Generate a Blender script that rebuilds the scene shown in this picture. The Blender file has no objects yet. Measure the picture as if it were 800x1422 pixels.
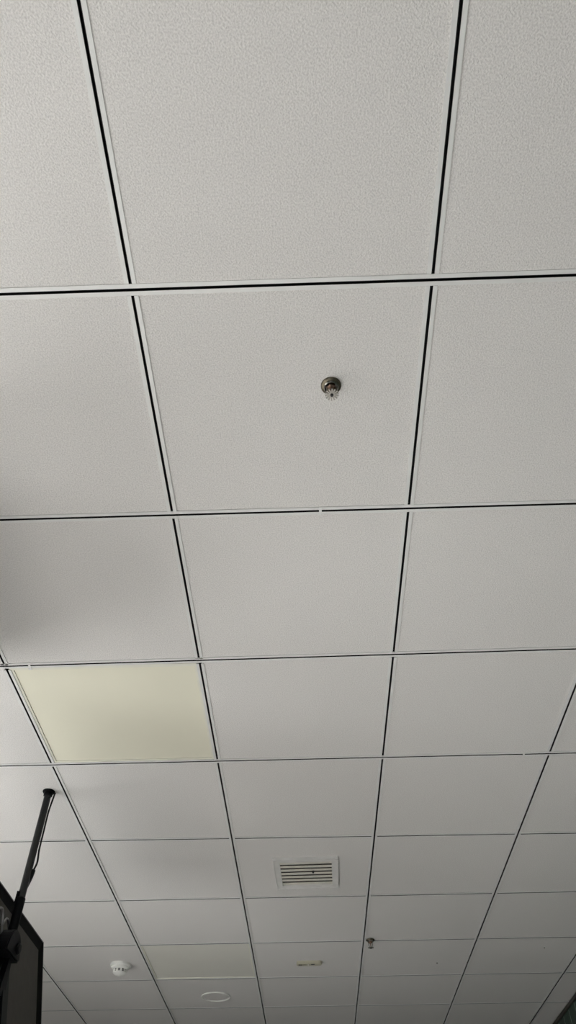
import bpy, bmesh, math, random
from mathutils import Matrix, Vector

random.seed(7)
scene = bpy.context.scene
COL = scene.collection

# ------------------------------------------------------------------ camera
T = 0.6                       # ceiling module, metres
ZC = 2.868                    # underside of the ceiling tiles
R = ((0.999471554544029, -0.015885726404790464, 0.02835939621949162),
     (0.03184344348869462, 0.6536948804881492, -0.7560879567420491),
     (-0.006527385703655407, 0.7565914663278832, 0.6538552946300116))
cam_data = bpy.data.cameras.new('camera')
cam = bpy.data.objects.new('camera', cam_data)
COL.objects.link(cam)
right, fwd, up = (Vector((R[0][k], R[1][k], R[2][k])) for k in range(3))
m = Matrix((right, up, -fwd)).transposed().to_4x4()
m.translation = Vector((1.5426 * T, -0.9701 * T, 1.5))
cam.matrix_world = m
cam_data.sensor_fit = 'VERTICAL'
cam_data.sensor_height = 36.0
cam_data.lens = 986.98 / 1422 * 36.0
cam_data.clip_start = 0.05
scene.camera = cam

# ------------------------------------------------------------------ light
W_X0, W_X1 = -1.75, 4.25 * T          # room extents
W_Y0, W_Y1 = -5.2, 8.0
SILL, HEAD = 0.35, 2.15
U_SILL, U_HEAD = 2.35, 2.75
WINDOWS = [(-1.75, -1.40), (-1.15, -0.25), (0.60, 2.35)]   # y ranges in the window wall
UPPER_WINDOWS = []   # transom lights above them

world = bpy.data.worlds.new('world')
scene.world = world
world.use_nodes = True
bg = world.node_tree.nodes['Background']
bg.inputs[0].default_value = (0.80, 0.90, 1.0, 1)
bg.inputs[1].default_value = 1.0

sun_d = bpy.data.lights.new('sun', 'SUN')
sun_d.energy = 37.5
sun_d.angle = math.radians(0.6)
sun_d.color = (1.0, 0.99, 0.98)
sun = bpy.data.objects.new('sun', sun_d)
COL.objects.link(sun)
sun.rotation_euler = Vector((0.819, 0.0, -0.574)).to_track_quat('-Z', 'Y').to_euler()
sun.location = (-6, 1, 6)

for (y0, y1, z0, z1) in [(a, c, SILL, HEAD) for a, c in WINDOWS] + [(a, c, U_SILL, U_HEAD) for a, c in UPPER_WINDOWS]:
    ld = bpy.data.lights.new('daylight', 'AREA')        # daylight entering through each window
    ld.shape = 'RECTANGLE'
    ld.size = y1 - y0
    ld.size_y = z1 - z0
    ld.energy = 5.0 * (y1 - y0) * (z1 - z0) / 0.65
    ld.color = (0.84, 0.91, 1.0)
    lo = bpy.data.objects.new('daylight', ld)
    COL.objects.link(lo)
    lo.location = (W_X0 - 0.28, (y0 + y1) / 2, (z0 + z1) / 2)
    lo.rotation_euler = Vector((1, 0, 0)).to_track_quat('-Z', 'Z').to_euler()

B_SILL, B_HEAD = 0.80, 2.30
BACK_WINDOWS = [(-1.45, -0.15), (0.05, 1.15), (1.35, 2.35)]          # x ranges, in the wall behind the viewer
for (x0, x1) in BACK_WINDOWS:
    ld = bpy.data.lights.new('daylight', 'AREA')
    ld.shape = 'RECTANGLE'
    ld.size = x1 - x0
    ld.size_y = B_HEAD - B_SILL
    ld.energy = 6.0 * (x1 - x0)
    ld.color = (0.90, 0.95, 1.0)
    lo = bpy.data.objects.new('daylight', ld)
    COL.objects.link(lo)
    lo.location = ((x0 + x1) / 2, W_Y0 - 0.28, (B_SILL + B_HEAD) / 2)
    lo.rotation_euler = Vector((0, 1, 0)).to_track_quat('-Z', 'Z').to_euler()

vs = scene.view_settings
vs.view_transform = 'Standard'
vs.look = 'None'
vs.exposure = 0.0
vs.gamma = 1.0
vs.use_curve_mapping = False


# ------------------------------------------------------------------ materials
def principled(name, col, rough=0.6, metal=0.0, spec=0.5):
    mt = bpy.data.materials.new(name)
    mt.use_nodes = True
    nt = mt.node_tree
    b = nt.nodes['Principled BSDF']
    b.inputs['Base Color'].default_value = (*col, 1)
    b.inputs['Roughness'].default_value = rough
    b.inputs['Metallic'].default_value = metal
    b.inputs['Specular IOR Level'].default_value = spec
    return mt, nt, b


def noise_colour(nt, b, c0, c1, scale, detail=3.0, lo=0.35, hi=0.65, stretch=None):
    tc = nt.nodes.new('ShaderNodeTexCoord')
    src = tc.outputs['Object']
    if stretch:
        mp = nt.nodes.new('ShaderNodeMapping')
        mp.inputs['Scale'].default_value = stretch
        nt.links.new(src, mp.inputs['Vector'])
        src = mp.outputs['Vector']
    n = nt.nodes.new('ShaderNodeTexNoise')
    n.inputs['Scale'].default_value = scale
    n.inputs['Detail'].default_value = detail
    nt.links.new(src, n.inputs['Vector'])
    r = nt.nodes.new('ShaderNodeValToRGB')
    r.color_ramp.elements[0].position = lo
    r.color_ramp.elements[0].color = (*c0, 1)
    r.color_ramp.elements[1].position = hi
    r.color_ramp.elements[1].color = (*c1, 1)
    nt.links.new(n.outputs['Fac'], r.inputs['Fac'])
    nt.links.new(r.outputs['Color'], b.inputs['Base Color'])
    return src


def noise_bump(nt, b, src, scale, strength, dist, detail=2.0):
    n = nt.nodes.new('ShaderNodeTexNoise')
    n.inputs['Scale'].default_value = scale
    n.inputs['Detail'].default_value = detail
    nt.links.new(src, n.inputs['Vector'])
    bp = nt.nodes.new('ShaderNodeBump')
    bp.inputs['Strength'].default_value = strength
    bp.inputs['Distance'].default_value = dist
    nt.links.new(n.outputs['Fac'], bp.inputs['Height'])
    nt.links.new(bp.outputs['Normal'], b.inputs['Normal'])


def simple(name, col, rough=0.6, metal=0.0, var=0.06, scale=40, bump=0.0, spec=0.5):
    mt, nt, b = principled(name, col, rough, metal, spec)
    c0 = tuple(c * (1 - var) for c in col)
    c1 = tuple(min(1, c * (1 + var)) for c in col)
    src = noise_colour(nt, b, c0, c1, scale)
    if bump:
        noise_bump(nt, b, src, scale * 3, bump, 0.001)
    return mt


M = {}
# mineral tile: off-white, fine leathery relief
mt, nt, b = principled('ceiling_tile', (0.72, 0.71, 0.68), 0.85, 0, 0.25)
src = noise_colour(nt, b, (0.622, 0.604, 0.583), (0.790, 0.770, 0.744), 300, 2, 0.30, 0.70)
noise_bump(nt, b, src, 300, 0.75, 0.0015, 1.0)
M['tile'] = mt
M['flange'] = simple('tee_flange_enamel', (0.73, 0.73, 0.71), 0.30, 0.0, 0.03, 20)
M['groove'] = simple('groove_black', (0.006, 0.007, 0.007), 0.5, 0, 0.1, 20, spec=0.2)
M['plenum'] = simple('plenum_concrete', (0.12, 0.12, 0.115), 0.9, 0, 0.15, 8)
M['diffuser'] = simple('diffuser_yellowed', (0.80, 0.775, 0.635), 0.5, 0, 0.02, 2.5)
M['diffuser_dull'] = simple('diffuser_dull_cream', (0.735, 0.72, 0.655), 0.5, 0, 0.02, 2.5)
M['panel_frame'] = simple('light_panel_frame', (0.78, 0.765, 0.66), 0.45, 0, 0.03, 15)
M['white_plastic'] = simple('white_plastic', (0.78, 0.78, 0.74), 0.42, 0, 0.03, 25)
M['vent_white'] = simple('vent_enamel', (0.72, 0.71, 0.685), 0.45, 0, 0.04, 18)
M['vent_slat'] = simple('vent_slat_enamel', (0.80, 0.77, 0.69), 0.5, 0, 0.06, 30)
M['duct'] = simple('duct_inside', (0.16, 0.15, 0.13), 0.8, 0, 0.15, 20)
M['beige_plastic'] = simple('beige_plastic', (0.46, 0.44, 0.34), 0.5, 0, 0.05, 30)
M['dark_plastic'] = simple('dark_plastic', (0.012, 0.012, 0.012), 0.45, 0, 0.1, 30)
M['chrome'] = simple('nickel_plate', (0.34, 0.33, 0.30), 0.28, 1.0, 0.08, 60)
M['brass_dark'] = simple('aged_brass', (0.17, 0.15, 0.11), 0.35, 1.0, 0.15, 80)
M['copper'] = simple('copper', (0.20, 0.13, 0.095), 0.45, 1.0, 0.2, 120)
M['black_metal'] = simple('black_powder_coat', (0.006, 0.006, 0.007), 0.45, 0.0, 0.12, 60, spec=0.08)
M['black_gloss'] = simple('black_gloss_tube', (0.006, 0.007, 0.008), 0.06, 0.0, 0.1, 40, spec=0.4)
M['cable'] = simple('cable_rubber', (0.008, 0.008, 0.008), 0.5, 0, 0.1, 60, spec=0.2)
M['tv_back'] = simple('tv_back_plastic', (0.078, 0.073, 0.064), 0.6, 0, 0.05, 25, 0.1, spec=0.1)
M['tv_lip'] = simple('tv_lip_plastic', (0.005, 0.005, 0.0045), 0.6, 0, 0.1, 25, spec=0.04)
M['tv_edge'] = simple('tv_edge_highlight', (0.06, 0.06, 0.056), 0.45, 0.2, 0.06, 25)  # lighter grey paints the highlight along the set's bevelled outer edge
M['screen'] = simple('screen_glass', (0.008, 0.008, 0.010), 0.08, 0, 0.05, 5, spec=0.6)
M['steel'] = simple('zinc_steel', (0.30, 0.30, 0.30), 0.4, 0.8, 0.1, 50)
M['wall'] = simple('painted_wall', (0.70, 0.69, 0.67), 0.8, 0, 0.025, 3, 0.05)
mt, nt, b = principled('green_plank', (0.03, 0.06, 0.042), 0.5)
src = noise_colour(nt, b, (0.012, 0.034, 0.023), (0.034, 0.066, 0.044), 14, 6, 0.3, 0.72, (9, 9, 0.5))
noise_bump(nt, b, src, 40, 0.2, 0.001)
M['plank'] = mt
M['joint'] = simple('pale_joint', (0.62, 0.68, 0.62), 0.8, 0, 0.05, 20)
M['brown_trim'] = simple('dark_brown_trim', (0.040, 0.034, 0.026), 0.5, 0, 0.2, 25)
M['floor'] = simple('grey_vinyl_floor', (0.44, 0.43, 0.415), 0.45, 0, 0.08, 6)
M['frame_alu'] = simple('window_frame_white', (0.75, 0.75, 0.74), 0.4, 0, 0.03, 15)
M['ground'] = simple('pale_paving', (0.5, 0.49, 0.46), 0.9, 0, 0.1, 2)
mt = bpy.data.materials.new('window_glass')
mt.use_nodes = True
nt = mt.node_tree
nt.nodes.clear()
out = nt.nodes.new('ShaderNodeOutputMaterial')
mix = nt.nodes.new('ShaderNodeMixShader')
tr = nt.nodes.new('ShaderNodeBsdfTransparent')
gl = nt.nodes.new('ShaderNodeBsdfGlossy')
gl.inputs['Roughness'].default_value = 0.02
mix.inputs[0].default_value = 0.06
nt.links.new(tr.outputs[0], mix.inputs[1])
nt.links.new(gl.outputs[0], mix.inputs[2])
nt.links.new(mix.outputs[0], out.inputs[0])
M['glass'] = mt


# ------------------------------------------------------------------ helpers
def obj(name, bm, mat, parent=None, smooth=False, loc=None, rot=None):
    bmesh.ops.recalc_face_normals(bm, faces=bm.faces)
    me = bpy.data.meshes.new(name)
    bm.to_mesh(me)
    bm.free()
    if smooth:
        for p in me.polygons:
            p.use_smooth = True
        me.set_sharp_from_angle(angle=math.radians(35))
    me.materials.append(mat)
    o = bpy.data.objects.new(name, me)
    COL.objects.link(o)
    if parent:
        o.parent = parent
    if loc:
        o.location = loc
    if rot:
        o.rotation_euler = rot
    return o


def empty(name, loc=(0, 0, 0), rot=(0, 0, 0), parent=None):
    o = bpy.data.objects.new(name, None)
    o.empty_display_size = 0.05
    COL.objects.link(o)
    o.location = loc
    o.rotation_euler = rot
    if parent:
        o.parent = parent
    return o


def tag(o, label, cat, group=None):
    o['label'] = label
    o['category'] = cat
    if group:
        o['group'] = group
    return o


def struct(o, label=None, cat=None):
    o['kind'] = 'structure'
    if label:
        o['label'] = label
    if cat:
        o['category'] = cat
    return o


def copy_tree(o, parent=None):
    c = o.copy()
    COL.objects.link(c)
    c.parent = parent
    for ch in list(o.children):
        copy_tree(ch, c)
    return c


def box(bm, x0, x1, y0, y1, z0, z1, bevel=0.0):
    vs_ = [bm.verts.new((x, y, z)) for z in (z0, z1) for y in (y0, y1) for x in (x0, x1)]
    fs = [bm.faces.new([vs_[i] for i in f]) for f in
          ((0, 2, 3, 1), (4, 5, 7, 6), (0, 1, 5, 4), (1, 3, 7, 5), (3, 2, 6, 7), (2, 0, 4, 6))]
    if bevel:
        es = list({e for f in fs for e in f.edges})
        bmesh.ops.bevel(bm, geom=es, offset=bevel, segments=2, profile=0.5, affect='EDGES')
    return bm


def new_box(*a, bevel=0.0):
    return box(bmesh.new(), *a, bevel=bevel)


def lathe(bm, prof, seg=32, cx=0.0, cy=0.0):
    """prof: list of (r, z); revolved about the vertical axis."""
    rings = []
    for r, z in prof:
        if r <= 1e-6:
            rings.append([bm.verts.new((cx, cy, z))])
        else:
            rings.append([bm.verts.new((cx + r * math.cos(2 * math.pi * k / seg), cy + r * math.sin(2 * math.pi * k / seg), z))
                          for k in range(seg)])
    for a, c in zip(rings[:-1], rings[1:]):
        for k in range(seg):
            k2 = (k + 1) % seg
            if len(a) == 1 and len(c) == 1:
                continue
            if len(a) == 1:
                bm.faces.new((a[0], c[k], c[k2]))
            elif len(c) == 1:
                bm.faces.new((a[k], a[k2], c[0]))
            else:
                bm.faces.new((a[k], a[k2], c[k2], c[k]))
    return bm


def tube(bm, pts, r, seg=10):
    pts = [Vector(p) for p in pts]
    rr = r if isinstance(r, (list, tuple)) else [r] * len(pts)
    rings = []
    for i, p in enumerate(pts):
        d = (pts[min(i + 1, len(pts) - 1)] - pts[max(i - 1, 0)]).normalized()
        a = d.orthogonal().normalized() if not rings else (prev - d * prev.dot(d)).normalized()
        prev = a
        c = d.cross(a)
        rings.append([bm.verts.new(p + (a * math.cos(2 * math.pi * k / seg) + c * math.sin(2 * math.pi * k / seg)) * rr[i])
                      for k in range(seg)])
    for a, c in zip(rings[:-1], rings[1:]):
        for k in range(seg):
            bm.faces.new((a[k], a[(k + 1) % seg], c[(k + 1) % seg], c[k]))
    bm.faces.new(rings[0][::-1])
    bm.faces.new(rings[-1])
    return bm


def smooth_path(pts, n=6):
    pts = [Vector(p) for p in pts]
    res = []
    for i in range(len(pts) - 1):
        p0, p1, p2, p3 = pts[max(i - 1, 0)], pts[i], pts[i + 1], pts[min(i + 2, len(pts) - 1)]
        for k in range(n):
            t = k / n
            res.append(0.5 * ((2 * p1) + (p2 - p0) * t + (2 * p0 - 5 * p1 + 4 * p2 - p3) * t * t + (3 * p1 - p0 - 3 * p2 + p3) * t ** 3))
    res.append(pts[-1])
    return res


def prism(bm, outline, axis, a0, a1):
    """outline of 2-D points extruded along 'x' or 'z' between a0 and a1."""
    def P(p, a):
        return (a, p[0], p[1]) if axis == 'x' else (p[0], p[1], a)
    lo = [bm.verts.new(P(p, a0)) for p in outline]
    hi = [bm.verts.new(P(p, a1)) for p in outline]
    n = len(outline)
    bm.faces.new(lo[::-1])
    bm.faces.new(hi)
    for k in range(n):
        bm.faces.new((lo[k], lo[(k + 1) % n], hi[(k + 1) % n], hi[k]))
    return bm


# ------------------------------------------------------------------ ceiling grid positions (module units, measured)
DV = {0: 0.001, 1: -0.004, 2: -0.006, 3: -0.022, 4: 0.014, 5: 0.055, 6: 0.050, 7: 0.003, 8: -0.052}
SV = {2: -0.012, 4: 0.012}
DU = {-1: 0.008, 0: -0.006, 1: 0.005, 2: 0.004, 3: 0.006, 4: -0.018}
I0, I1 = -2, 4            # V lines
J0, J1 = -8, 13           # H lines
UMIN, UMAX = W_X0 / T, W_X1 / T
VMIN, VMAX = W_Y0 / T, W_Y1 / T


def U(i):
    if i < I0:
        return UMIN
    if i > I1:
        return UMAX
    return i + DU.get(i, 0.0)


def V(j, u):
    if j < J0:
        return VMIN
    if j > J1:
        return VMAX
    d = DV.get(j, -0.052 if j > 8 else 0.0)
    return j + d + SV.get(j, 0.0) * (max(-1, min(4, u)) - 1.5)


# ------------------------------------------------------------------ ceiling: slab, tiles, tee bars
ceiling = struct(obj('ceiling', new_box(W_X0, W_X1, W_Y0, W_Y1, ZC + 0.30, ZC + 0.42), M['plenum']),
                 'suspended ceiling of square off-white tiles in a grooved grid', 'ceiling')
LIGHT_CELLS = {(0, 2), (0, 6)}
HALF = 0.012               # half width of a tee flange
GRV = 0.0023               # half width of its groove
TEDGE = 0.0065             # tile edge from the grid line
for i in range(I0 - 1, I1 + 1):
    for j in range(J0 - 1, J1 + 1):
        if (i, j) in LIGHT_CELLS:
            continue
        ua, ub = U(i), U(i + 1)
        if ub - ua < 0.03:
            continue
        c = [(ua, V(j, ua)), (ub, V(j, ub)), (ub, V(j + 1, ub)), (ua, V(j + 1, ua))]
        s = [(1, 1), (-1, 1), (-1, -1), (1, -1)]
        cx, cy = sum(p[0] for p in c) / 4 * T, sum(p[1] for p in c) / 4 * T
        bm = bmesh.new()
        prism(bm, [(p[0] * T + q[0] * TEDGE - cx, p[1] * T + q[1] * TEDGE - cy) for p, q in zip(c, s)], 'z', 0.0, 0.014)
        o = obj('ceiling_tile', bm, M['tile'], ceiling,
                loc=(cx, cy, ZC + random.uniform(0.0, 0.0006)),
                rot=(random.uniform(-1, 1) * 0.0012, random.uniform(-1, 1) * 0.0012, 0))


def tee(x0, y0, x1, y1):
    """one grooved tee bar between two points; two enamel flange strips and a black groove."""
    d = Vector((x1 - x0, y1 - y0))
    L = d.length
    ang = math.atan2(d.y, d.x)
    bm = bmesh.new()
    zt, zb = -0.0002, -0.0020
    for sg in (-1, 1):
        a, c = sorted((sg * (GRV + 0.0008), sg * HALF))
        box(bm, 0, L, a, c, zb, zt)
    o = obj('tee_bar', bm, M['flange'], ceiling, loc=(x0, y0, ZC), rot=(0, 0, ang))
    bm = bmesh.new()
    prism(bm, [(-GRV - 0.0008, zb), (-GRV - 0.0008, 0.012), (GRV + 0.0008, 0.012), (GRV + 0.0008, zb),
               (GRV, zb), (GRV, 0.010), (-GRV, 0.010), (-GRV, zb)], 'x', 0, L)
    obj('groove', bm, M['groove'], o)
    return o


g = HALF + 0.0004
# main runners across the room in the near half
for j in range(J0, 4):
    tee(W_X0, V(j, -1) * T, W_X1, V(j, 4) * T)
# short tees between them
for i in range(I0, I1 + 1):
    for j in range(J0 - 1, 3):
        y0, y1 = V(j, U(i)) * T, V(j + 1, U(i)) * T
        tee(U(i) * T, y0 + (g if j >= J0 else 0), U(i) * T, y1 - g)
# from the fourth line on the runners turn and run away from the camera
for i in range(I0, I1 + 1):
    tee(U(i) * T, V(3, U(i)) * T + g, U(i) * T, W_Y1)
for j in range(4, J1 + 1):
    for i in range(I0 - 1, I1 + 1):
        ua, ub = U(i), U(i + 1)
        xa, xb = ua * T + (g if i >= I0 else 0), ub * T - (g if i < I1 else 0)
        if xb - xa > 0.02:
            tee(xa, V(j, ua) * T, xb, V(j, ub) * T)
# splice clips on the runners
for (u, j) in ((1.632, 1), (2.853, 3), (0.121, 2)):
    bm = bmesh.new()
    box(bm, -0.0035, 0.0035, -0.0135, 0.0135, -0.0032, -0.0020, bevel=0.0004)
    box(bm, -0.007, 0.002, 0.006, 0.0128, -0.0036, -0.0022, bevel=0.0004)
    obj('splice_clip', bm, M['flange'], ceiling, loc=(u * T, V(j, u) * T, ZC))
# perimeter angle
bm = bmesh.new()
box(bm, W_X0, W_X0 + 0.02, W_Y0, W_Y1, ZC - 0.003, ZC)
struct(obj('trim_1', bm, M['flange']))

# ------------------------------------------------------------------ walls, floor
floor = struct(obj('floor', new_box(W_X0 - 0.25, W_X1 + 0.15, W_Y0 - 0.15, W_Y1 + 0.15, -0.10, 0.0), M['floor']),
               'smooth grey floor of the room', 'floor')
TOP = ZC + 0.42
bm = bmesh.new()
xa, xb = W_X0 - 0.20, W_X0
box(bm, xa, xb, W_Y0 - 0.15, W_Y1 + 0.15, 0, SILL)
box(bm, xa, xb, W_Y0 - 0.15, W_Y1 + 0.15, HEAD, U_SILL)
box(bm, xa, xb, W_Y0 - 0.15, W_Y1 + 0.15, U_HEAD, TOP)
for wins, z0, z1 in ((WINDOWS, SILL, HEAD), (UPPER_WINDOWS, U_SILL, U_HEAD)):
    edges = [W_Y0 - 0.15] + [y for w in wins for y in w] + [W_Y1 + 0.15]
    for k in range(0, len(edges), 2):
        box(bm, xa, xb, edges[k], edges[k + 1], z0, z1)
struct(obj('wall_left', bm, M['wall']), 'pale wall pierced by windows', 'wall')
bm = bmesh.new()
ya, yb = W_Y0 - 0.20, W_Y0
box(bm, W_X0, W_X1, ya, yb, 0, B_SILL)
box(bm, W_X0, W_X1, ya, yb, B_HEAD, TOP)
edges = [W_X0] + [x for w in BACK_WINDOWS for x in w] + [W_X1]
for k in range(0, len(edges), 2):
    box(bm, edges[k], edges[k + 1], ya, yb, B_SILL, B_HEAD)
struct(obj('wall_back', bm, M['wall']), 'pale wall with windows behind the viewer', 'wall')
struct(obj('wall_front', new_box(W_X0, W_X1, W_Y1, W_Y1 + 0.15, 0, TOP), M['wall']), 'pale wall at the far end', 'wall')
wall_right = struct(obj('wall_right', new_box(W_X1 + 0.006, W_X1 + 0.15, W_Y0 - 0.15, W_Y1 + 0.15, 0, TOP), M['joint']),
                    'dark green plank wall with thin pale joints meeting the ceiling', 'wall')
pw = 0.244 * T
y = 7.838 * T
while y - pw > W_Y0:
    y -= pw
bmp = new_box(0.0048, 0.0062, 0.0042, pw - 0.0042, 0.10, ZC - 0.022)
first = obj('plank', bmp, M['plank'], wall_right, loc=(W_X1, y, 0))
y += pw
while y + pw < W_Y1 + 0.02:
    c = first.copy()
    COL.objects.link(c)
    c.parent = wall_right
    c.location = (W_X1, y, 0)
    y += pw
struct(obj('trim_2', new_box(W_X1 - 0.008, W_X1 + 0.006, W_Y0, W_Y1, ZC - 0.022, ZC - 0.004), M['brown_trim']))
struct(obj('baseboard_right', new_box(W_X1 - 0.010, W_X1 + 0.006, W_Y0, W_Y1, 0, 0.10), M['brown_trim']))
# windows
def make_window(name, loc, rz, width, hh, label):
    w = struct(empty(name, loc, (0, 0, rz)), label, 'window')
    hw = width / 2
    bm = bmesh.new()
    box(bm, -0.03, 0.03, -hw, -hw + 0.05, 0, hh)
    box(bm, -0.03, 0.03, hw - 0.05, hw, 0, hh)
    box(bm, -0.03, 0.03, -hw + 0.05, hw - 0.05, 0, 0.05)
    box(bm, -0.03, 0.03, -hw + 0.05, hw - 0.05, hh - 0.05, hh)
    obj('window_frame', bm, M['frame_alu'], w)
    obj('mullion', new_box(-0.025, 0.025, -0.025, 0.025, 0.05, hh - 0.05), M['frame_alu'], w)
    for sg in (-1, 1):
        a, c = sorted((sg * 0.025, sg * (hw - 0.05)))
        obj('pane', new_box(-0.003, 0.003, a, c, 0.05, hh - 0.05), M['glass'], w)
    obj('window_sill', new_box(0.03, 0.14, -hw, hw, 0, 0.02, bevel=0.004), M['frame_alu'], w)


n = 0
for (y0, y1) in WINDOWS:
    n += 1
    make_window('window_%d' % n, (W_X0 - 0.10, (y0 + y1) / 2, SILL), 0, y1 - y0, HEAD - SILL, 'white framed window in the left wall')
for (y0, y1) in UPPER_WINDOWS:
    n += 1
    make_window('window_%d' % n, (W_X0 - 0.10, (y0 + y1) / 2, U_SILL), 0, y1 - y0, U_HEAD - U_SILL, 'narrow white transom window high in the left wall')
for (x0, x1) in BACK_WINDOWS:
    n += 1
    make_window('window_%d' % n, ((x0 + x1) / 2, W_Y0 - 0.10, B_SILL), math.pi / 2, x1 - x0, B_HEAD - B_SILL, 'white framed window behind the viewer')
struct(obj('ground', new_box(-14, W_X0 - 0.25, -14, 18, -0.25, -0.12), M['ground']), 'pale paving outside the windows', 'ground')

# ------------------------------------------------------------------ light panels (unlit, yellowed)
for (i, j), lab in (((0, 2), 'large unlit ceiling light panel with yellowed diffuser, above the hanging television pole'),
                    ((0, 6), 'small-looking far unlit light panel, dull cream, beside the smoke detector')):
    ua, ub = U(i), U(i + 1)
    x0, x1 = ua * T + TEDGE, ub * T - TEDGE
    y0, y1 = V(j, 0.5) * T + TEDGE + 0.001, V(j + 1, 0.5) * T - TEDGE - 0.001
    cx, cy, hx, hy = (x0 + x1) / 2, (y0 + y1) / 2, (x1 - x0) / 2, (y1 - y0) / 2
    t = tag(empty('light_panel', (cx, cy, ZC)), lab, 'light panel', 'unlit ceiling light panels')
    fw = 0.013
    bm = bmesh.new()
    box(bm, -hx, -hx + fw, -hy, hy, 0.0, 0.03)
    box(bm, hx - fw, hx, -hy, hy, 0.0, 0.03)
    box(bm, -hx + fw, hx - fw, -hy, -hy + fw, 0.0, 0.03)
    box(bm, -hx + fw, hx - fw, hy - fw, hy, 0.0, 0.03)
    obj('frame', bm, M['panel_frame'], t)
    obj('diffuser', new_box(-hx + fw + .0006, hx - fw - .0006, -hy + fw + .0006, hy - fw - .0006, 0.0022, 0.006), M['diffuser'] if j == 2 else M['diffuser_dull'], t)
    obj('housing', new_box(-hx + 0.01, hx - 0.01, -hy + 0.01, hy - 0.01, 0.03, 0.09), M['panel_frame'], t)

# ------------------------------------------------------------------ air vent
vx0, vx1, vy0, vy1 = 1.281 * T, 1.760 * T, 4.335 * T, 4.850 * T
cx, cy, hx, hy = (vx0 + vx1) / 2, (vy0 + vy1) / 2, (vx1 - vx0) / 2, (vy1 - vy0) / 2
vent = tag(empty('air_vent', (cx, cy, ZC), (0, 0, math.radians(-1.5))), 'white louvred air vent grille set in a ceiling tile', 'vent')
fw = 0.029
bm = bmesh.new()
for (a, b_, c, d) in ((-hx, -hx + fw, -hy, hy), (hx - fw, hx, -hy, hy), (-hx + fw, hx - fw, -hy, -hy + fw), (-hx + fw, hx - fw, hy - fw, hy)):
    box(bm, a, b_, c, d, -0.010, 0.0)
obj('frame', bm, M['vent_white'], vent)
bm = bmesh.new()
for (a, b_, c, d) in ((-hx, -hx + 0.004, -hy, hy), (hx - 0.004, hx, -hy, hy), (-hx + .004, hx - .004, -hy, -hy + .004), (-hx + .004, hx - .004, hy - .004, hy)):
    box(bm, a, b_, c, d, -0.0135, -0.010)
obj('rim', bm, M['vent_white'], vent)
obj('duct_backing', new_box(-hx + fw, hx - fw, -hy + fw, hy - fw, -0.0015, -0.0005), M['duct'], vent)
ns = 7
ih = hy - fw
pitch = 2 * ih / ns
for k in range(ns):
    yc = -ih + pitch * (k + 0.5)
    bm = bmesh.new()
    a = pitch * 0.46
    prism(bm, [(yc - a, -0.0095), (yc + a, -0.0040), (yc + a, -0.0025), (yc - a, -0.0080)], 'x', -hx + fw, hx - fw)
    obj('slat', bm, M['vent_slat'], vent)
bm = bmesh.new()
lathe(bm, [(0, -0.0145), (0.0035, -0.0140), (0.0045, -0.0115), (0.0045, -0.004), (0, -0.004)], 14, 0.030, -0.020)
obj('screw', bm, M['dark_plastic'], vent)

# ------------------------------------------------------------------ sprinklers
def make_sprinkler():
    t = empty('fire_sprinkler', (0, 0, 0))
    bm = bmesh.new()
    lathe(bm, [(0.0225, 0.0), (0.0225, -0.002), (0.0210, -0.0045), (0.0180, -0.006), (0.0160, -0.006), (0.0150, -0.003), (0.0120, -0.003), (0.0120, 0.0)], 32)
    obj('escutcheon', bm, M['brass_dark'], t, True)
    bm = bmesh.new()
    lathe(bm, [(0.0158, -0.0055), (0.0165, -0.0085), (0.0145, -0.0105), (0.0128, -0.0085), (0.0124, -0.004)], 32)
    obj('ring', bm, M['chrome'], t, True)
    bm = bmesh.new()
    lathe(bm, [(0.0, -0.002), (0.0118, -0.002), (0.0112, -0.013), (0.0080, -0.016), (0.0045, -0.017), (0, -0.017)], 6)
    obj('orifice_body', bm, M['copper'], t)
    bm = bmesh.new()
    for sg in (-1, 1):
        tube(bm, smooth_path([(sg * 0.0085, 0, -0.012), (sg * 0.0095, 0, -0.022), (sg * 0.0070, 0, -0.030), (sg * 0.0015, 0, -0.036)]), 0.0019, 8)
    obj('yoke_arm', bm, M['chrome'], t, True)
    bm = bmesh.new()
    lathe(bm, [(0, -0.016), (0.0022, -0.017), (0.0026, -0.026), (0.0015, -0.034), (0, -0.034)], 12)
    obj('glass_bulb', bm, M['copper'], t, True)
    # toothed deflector
    n = 14
    bm = bmesh.new()
    outline = []
    for k in range(n):
        for (dr, da) in ((0.0070, -0.44), (0.0150, -0.24), (0.0150, 0.24), (0.0070, 0.44)):
            a = 2 * math.pi * (k + da) / n
            outline.append((dr * math.cos(a), dr * math.sin(a)))
    prism(bm, outline, 'z', -0.0385, -0.0365)
    d = obj('deflector', bm, M['chrome'], t)
    bm = bmesh.new()
    lathe(bm, [(0, -0.0425), (0.0030, -0.0420), (0.0036, -0.0400), (0.0036, -0.0380), (0, -0.0380)], 14)
    obj('hub_screw', bm, M['dark_plastic'], d, True)
    return t


sp = make_sprinkler()
sp.location = (1.672 * T, 0.392 * T, ZC)
sp.rotation_euler = (0, 0, math.radians(15))
tag(sp, 'metal pendent fire sprinkler alone in the middle of the near ceiling tile', 'sprinkler', 'ceiling fire sprinklers')
sp2 = copy_tree(sp)
sp2.location = (2.062 * T, 6.015 * T, ZC - 0.0035)
sp2.rotation_euler = (0, 0, math.radians(-10))
tag(sp2, 'far small fire sprinkler at the crossing of two ceiling grid bars', 'sprinkler', 'ceiling fire sprinklers')

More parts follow.
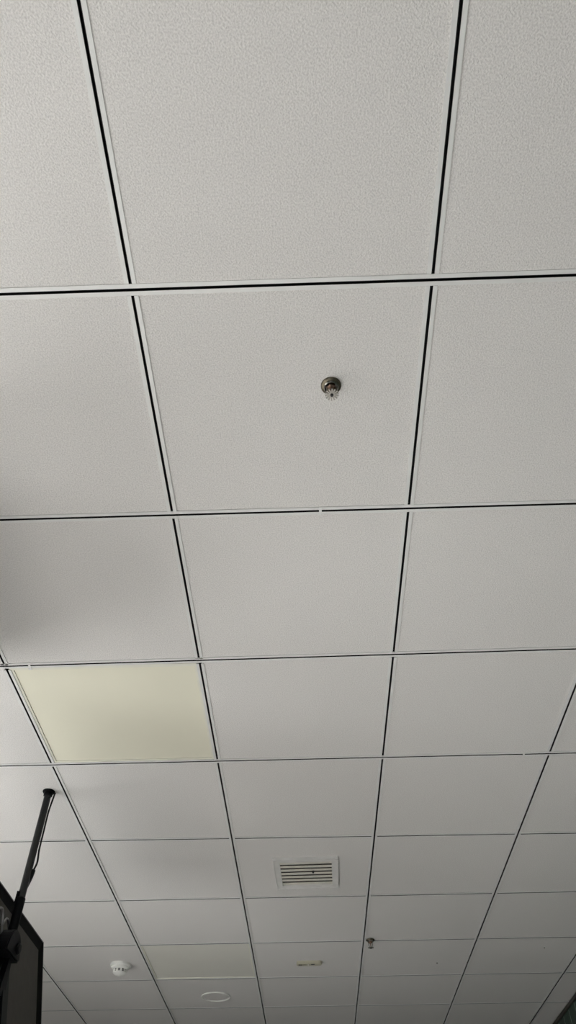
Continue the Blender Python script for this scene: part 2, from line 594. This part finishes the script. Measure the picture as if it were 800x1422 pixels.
# ------------------------------------------------------------------ smoke detector
t = tag(empty('smoke_detector', (-0.250 * T, 6.545 * T, ZC)), 'round white smoke detector with dark slots on the ceiling', 'smoke detector')
bm = bmesh.new()
lathe(bm, [(0.0, 0.0), (0.058, 0.0), (0.059, -0.004), (0.058, -0.011), (0.052, -0.015), (0, -0.015)], 40)
obj('base', bm, M['white_plastic'], t, True)
bm = bmesh.new()
lathe(bm, [(0.0, -0.015), (0.050, -0.015), (0.049, -0.021), (0.041, -0.027), (0.037, -0.0275), (0, -0.0275)], 40)
obj('body', bm, M['white_plastic'], t, True)
bm = bmesh.new()
lathe(bm, [(0.0, -0.0275), (0.0335, -0.0275), (0.0335, -0.040), (0, -0.040)], 40)
obj('chamber_slots', bm, M['dark_plastic'], t, True)
for k in range(10):
    a = 2 * math.pi * k / 10 + 0.05
    bm = new_box(0.030, 0.0375, -0.0045, 0.0045, -0.0402, -0.0272)
    obj('rib', bm, M['white_plastic'], t, rot=(0, 0, a))
bm = bmesh.new()
lathe(bm, [(0.0, -0.0335), (0.0365, -0.0335), (0.0365, -0.0350), (0, -0.0350)], 40)
obj('slot_bar', bm, M['white_plastic'], t, True)
bm = bmesh.new()
lathe(bm, [(0.0, -0.0402), (0.0385, -0.0402), (0.0375, -0.044), (0.030, -0.050), (0.018, -0.055), (0.012, -0.055), (0.008, -0.0575), (0, -0.058)], 40)
obj('dome_cap', bm, M['white_plastic'], t, True)

# ------------------------------------------------------------------ beige call sensor bar
t = tag(empty('indicator_bar', (1.516 * T, 6.568 * T, ZC), (0, 0, math.radians(-1.2))), 'slim beige indicator unit with rounded ends on the ceiling', 'indicator')
bm = bmesh.new()
pts = []
hw, hr = 0.072, 0.019
for sg, a0 in ((1, -90), (-1, 90)):
    for k in range(9):
        a = math.radians(a0 + 180 * k / 8)
        pts.append((sg * (hw - hr) + hr * math.cos(a), hr * math.sin(a)))
prism(bm, pts, 'z', -0.017, 0.0)
es = [e for e in bm.edges if all(abs(v_.co.z + 0.017) < 1e-6 for v_ in e.verts)]
bmesh.ops.bevel(bm, geom=es, offset=0.003, segments=2, affect='EDGES')
obj('body', bm, M['beige_plastic'], t, True)
obj('slot', new_box(0.010, 0.030, -0.016, -0.004, -0.0182, -0.0165, bevel=0.0005), M['dark_plastic'], t)
bm = bmesh.new()
lathe(bm, [(0, -0.0205), (0.003, -0.0200), (0.005, -0.0165), (0, -0.0165)], 16, -0.006, -0.007)
obj('lens', bm, M['white_plastic'], t, True)
for k in range(4):
    obj('grille_slot', new_box(-0.022 - k * 0.004, -0.0205 - k * 0.004, -0.014, -0.001, -0.0176, -0.0165), M['brown_trim'], t)
obj('face_plate', new_box(-0.060, -0.038, -0.015, 0.004, -0.0178, -0.0165, bevel=0.0004), M['brass_dark'], t)

# ------------------------------------------------------------------ round downlight cover
t = tag(empty('round_ceiling_cover', (0.543 * T, 7.555 * T, ZC)), 'flat round white ceiling cover with a thin raised rim', 'cover')
bm = bmesh.new()
lathe(bm, [(0.089, 0.0), (0.089, -0.005), (0.0880, -0.0065), (0.0855, -0.0065), (0.0845, -0.003), (0.0845, 0.0)], 56)
obj('rim', bm, M['white_plastic'], t, True)
bm = bmesh.new()
lathe(bm, [(0, -0.0015), (0.0805, -0.0015), (0.0805, 0.0), (0, 0.0)], 56)
obj('disc', bm, M['tile'], t, True)

# ------------------------------------------------------------------ dark specks (flies) resting on the tiles
for (u, v, sc, lab) in ((2.719, 6.663, 1.0, 'tiny dark speck on the tile right of the far sprinkler'),
                        (3.654, 6.311, 0.8, 'tiny dark speck on the tile near the right edge'),
                        ):
    bm = bmesh.new()
    lathe(bm, [(0, 0), (0.0042 * sc, 0), (0.0036 * sc, -0.0022 * sc), (0.0018 * sc, -0.0036 * sc), (0, -0.004 * sc)], 12)
    tag(obj('speck', bm, M['dark_plastic'], loc=(u * T, v * T, ZC), smooth=True), lab, 'speck')

# ------------------------------------------------------------------ hanging television: pole mount, cable, set
PX, PY = -0.108 * T, 3.302 * T


def make_mount(dz=0.0):
    t = empty('television_mount', (0, 0, 0))
    bm = bmesh.new()
    lathe(bm, [(0, 0.0), (0.023, 0.0), (0.023, -0.003), (0.021, -0.006), (0.015, -0.007), (0, -0.007)], 32)
    fl = obj('ceiling_flange', bm, M['black_metal'], t, True)
    bm = bmesh.new()
    lathe(bm, [(0, -0.005), (0.0165, -0.005), (0.0165, -0.018), (0.0132, -0.021), (0, -0.021)], 32)
    obj('collar', bm, M['black_metal'], t, True)
    bm = bmesh.new()
    lathe(bm, [(0.0, -0.02), (0.0130, -0.02), (0.0130, dz - 0.42), (0, dz - 0.42)], 32)
    obj('pole', bm, M['black_gloss'], t, True)
    bm = bmesh.new()
    lathe(bm, [(0.0130, -0.384), (0.0152, -0.386), (0.0152, -0.50), (0.0130, -0.505), (0, -0.505)], 32)
    obj('sleeve', bm, M['black_metal'], t, True, loc=(0, 0, dz))
    # clamp lever on the sleeve's edge
    bm = bmesh.new()
    box(bm, -0.019, -0.0135, -0.005, 0.005, -0.400, -0.362, bevel=0.001)
    obj('clamp_lever', bm, M['black_metal'], t, loc=(0, 0, dz))
    # half-round tilt bracket under the sleeve
    bm = bmesh.new()
    out_ = []
    for k in range(17):
        a = math.pi * k / 16
        out_.append((0.066 * math.cos(a), -0.552 + 0.066 * math.sin(a)))
    out_ += [(-0.066, -0.562), (0.066, -0.562)]
    prism(bm, out_, 'x', -0.019, 0.022)
    es = [e for e in bm.edges if abs(e.verts[0].co.x - e.verts[1].co.x) < 1e-6]
    bmesh.ops.bevel(bm, geom=es, offset=0.004, segments=2, affect='EDGES')
    br = obj('tilt_bracket', bm, M['black_metal'], t, loc=(0, 0, dz))
    bm = bmesh.new()
    lathe(bm, [(0, 0.0), (0.017, 0.0), (0.017, 0.004), (0.013, 0.008), (0, 0.009)], 20)
    obj('pivot_bolt', bm, M['black_metal'], br, True, loc=(0.0222, 0.028, -0.532), rot=(0, math.radians(90), 0))
    # hanging strap under the bracket
    bm = bmesh.new()
    prism(bm, [(0.012, -0.56), (0.034, -0.56), (0.044, -0.640), (0.044, -0.668), (-0.004, -0.668), (-0.004, -0.640)], 'x', -0.008, 0.010)
    obj('strap', bm, M['black_metal'], t, loc=(0, 0, dz))
    return t


mount = make_mount()
mount.location = (PX, PY, ZC)
tag(mount, 'black ceiling pole mount holding the hanging television', 'mount')


def make_tv(Wd=1.152, Ht=0.662):
    """local frame: +x is the back of the set, y its width, z up; origin at the middle of the bottom edge, back face at x=0."""
    h = Wd / 2
    t = empty('television', (0, 0, 0))
    lip = 0.034
    bm = bmesh.new()
    box(bm, -0.040, -0.010, -h + 0.002, h - 0.002, 0.002, Ht - 0.002)
    obj('housing', bm, M['tv_lip'], t)
    bm = bmesh.new()
    # bevelled black border sloping towards the recessed back panel
    o_ = [(-h, 0), (h, 0), (h, Ht), (-h, Ht)]
    i_ = [(-h + lip, lip), (h - lip, lip), (h - lip, Ht - lip), (-h + lip, Ht - lip)]
    vo = [bm.verts.new((0.0, *p)) for p in o_]
    vi = [bm.verts.new((-0.009, *p)) for p in i_]
    vb = [bm.verts.new((-0.012, *p)) for p in o_]
    for k in range(4):
        k2 = (k + 1) % 4
        bm.faces.new((vo[k], vo[k2], vi[k2], vi[k]))
        bm.faces.new((vo[k], vo[k2], vb[k2], vb[k]))
    bm.faces.new(vb)
    obj('back_border', bm, M['tv_lip'], t)
    obj('back_panel', new_box(-0.0095, -0.0088, -h + lip, h - lip, lip, Ht - lip), M['tv_back'], t)
    bm = bmesh.new()
    e = 0.004
    box(bm, -0.042, 0.0012, -h - e, -h, -e, Ht + e)
    box(bm, -0.042, 0.0012, h, h + e, -e, Ht + e)
    box(bm, -0.042, 0.0012, -h, h, -e, 0)
    box(bm, -0.042, 0.0012, -h, h, Ht, Ht + e)
    obj('edge_highlight', bm, M['tv_edge'], t)
    obj('screen', new_box(-0.0425, -0.040, -h + 0.008, h - 0.008, 0.016, Ht - 0.008), M['screen'], t)
    bm = bmesh.new()
    box(bm, -0.009, 0.018, -0.16, 0.105, Ht - 0.52, Ht - 0.165, bevel=0.003)
    pl = obj('mounting_plate', bm, M['black_metal'], t)
    for yy in (-0.16, 0.02):
        obj('rail', new_box(0.018, 0.026, yy, yy + 0.030, Ht - 0.50, Ht - 0.28, bevel=0.002), M['black_metal'], t)
    return t


tilt = math.radians(12.5)
tv = make_tv()
upv = Vector((-math.sin(tilt), 0, math.cos(tilt)))
top = Vector((-0.25 * T, PY, ZC - 0.56 * T))
tv.location = top - upv * 0.662
tv.rotation_euler = (0, -tilt, 0)
tag(tv, 'dark flat television hung from a black pole, seen from behind', 'television')

# added unseen second set on a shorter pole, placed to cast the ceiling shadow
DX2, DZ2, DY2 = 0.015 * T, 0.23, 1.25 * T
shade_mount = make_mount(DZ2)
shade_mount.location = (PX + DX2, DY2, ZC)
tag(shade_mount, 'short black ceiling pole mount of the added television that shades the ceiling, unseen beyond the left edge', 'mount')
shade_tv = make_tv(0.84, 0.49)
shade_tv.location = Vector((-0.25 * T + DX2, DY2, ZC - 0.56 * T + DZ2)) - upv * 0.49
shade_tv.rotation_euler = (0, -tilt, 0)
tag(shade_tv, 'added hanging television, unseen beyond the left edge, placed to shade the ceiling', 'television')

# cable from the ceiling down beside the pole, with a thick sleeve before it meets the pole
def uvz(u, v, z):
    return (u * T, v * T, ZC + z * T)


ox, oy, oz = PX, PY, ZC
path = [uvz(*p) for p in ((-0.074, 3.325, 0.0), (-0.076, 3.32, -0.04), (-0.084, 3.32, -0.13), (-0.083, 3.32, -0.25), (-0.082, 3.32, -0.36), (-0.074, 3.32, -0.435), (-0.088, 3.32, -0.49))]
bm = bmesh.new()
tube(bm, [(p[0] - ox, p[1] - oy, p[2] - oz) for p in smooth_path(path)], 0.0034, 8)
cab = obj('cable', bm, M['cable'], mount, True)
path = [uvz(*p) for p in ((-0.084, 3.32, -0.475), (-0.092, 3.325, -0.52), (-0.108, 3.332, -0.57), (-0.126, 3.345, -0.63), (-0.128, 3.352, -0.70), (-0.12, 3.36, -0.80))]
bm = bmesh.new()
sm = smooth_path(path)
tube(bm, [(p[0] - ox, p[1] - oy, p[2] - oz) for p in sm], [0.0045] + [0.0075] * (len(sm) - 2) + [0.006], 10)
obj('cable_sleeve', bm, M['cable'], cab, True)
# loops of spare wire behind the bracket
bm = bmesh.new()
for pts_ in (((-0.17, 3.14, -0.72), (-0.16, 3.24, -0.80), (-0.165, 3.33, -0.74), (-0.15, 3.40, -0.84), (-0.155, 3.36, -0.95)),
             ((-0.165, 3.08, -0.80), (-0.15, 3.18, -0.74), (-0.155, 3.27, -0.83), (-0.15, 3.30, -0.95), (-0.145, 3.22, -1.03))):
    tube(bm, [(p[0] - ox, p[1] - oy, p[2] - oz) for p in smooth_path([uvz(*q) for q in pts_])], 0.004, 8)
obj('spare_loop', bm, M['steel'], cab, True)
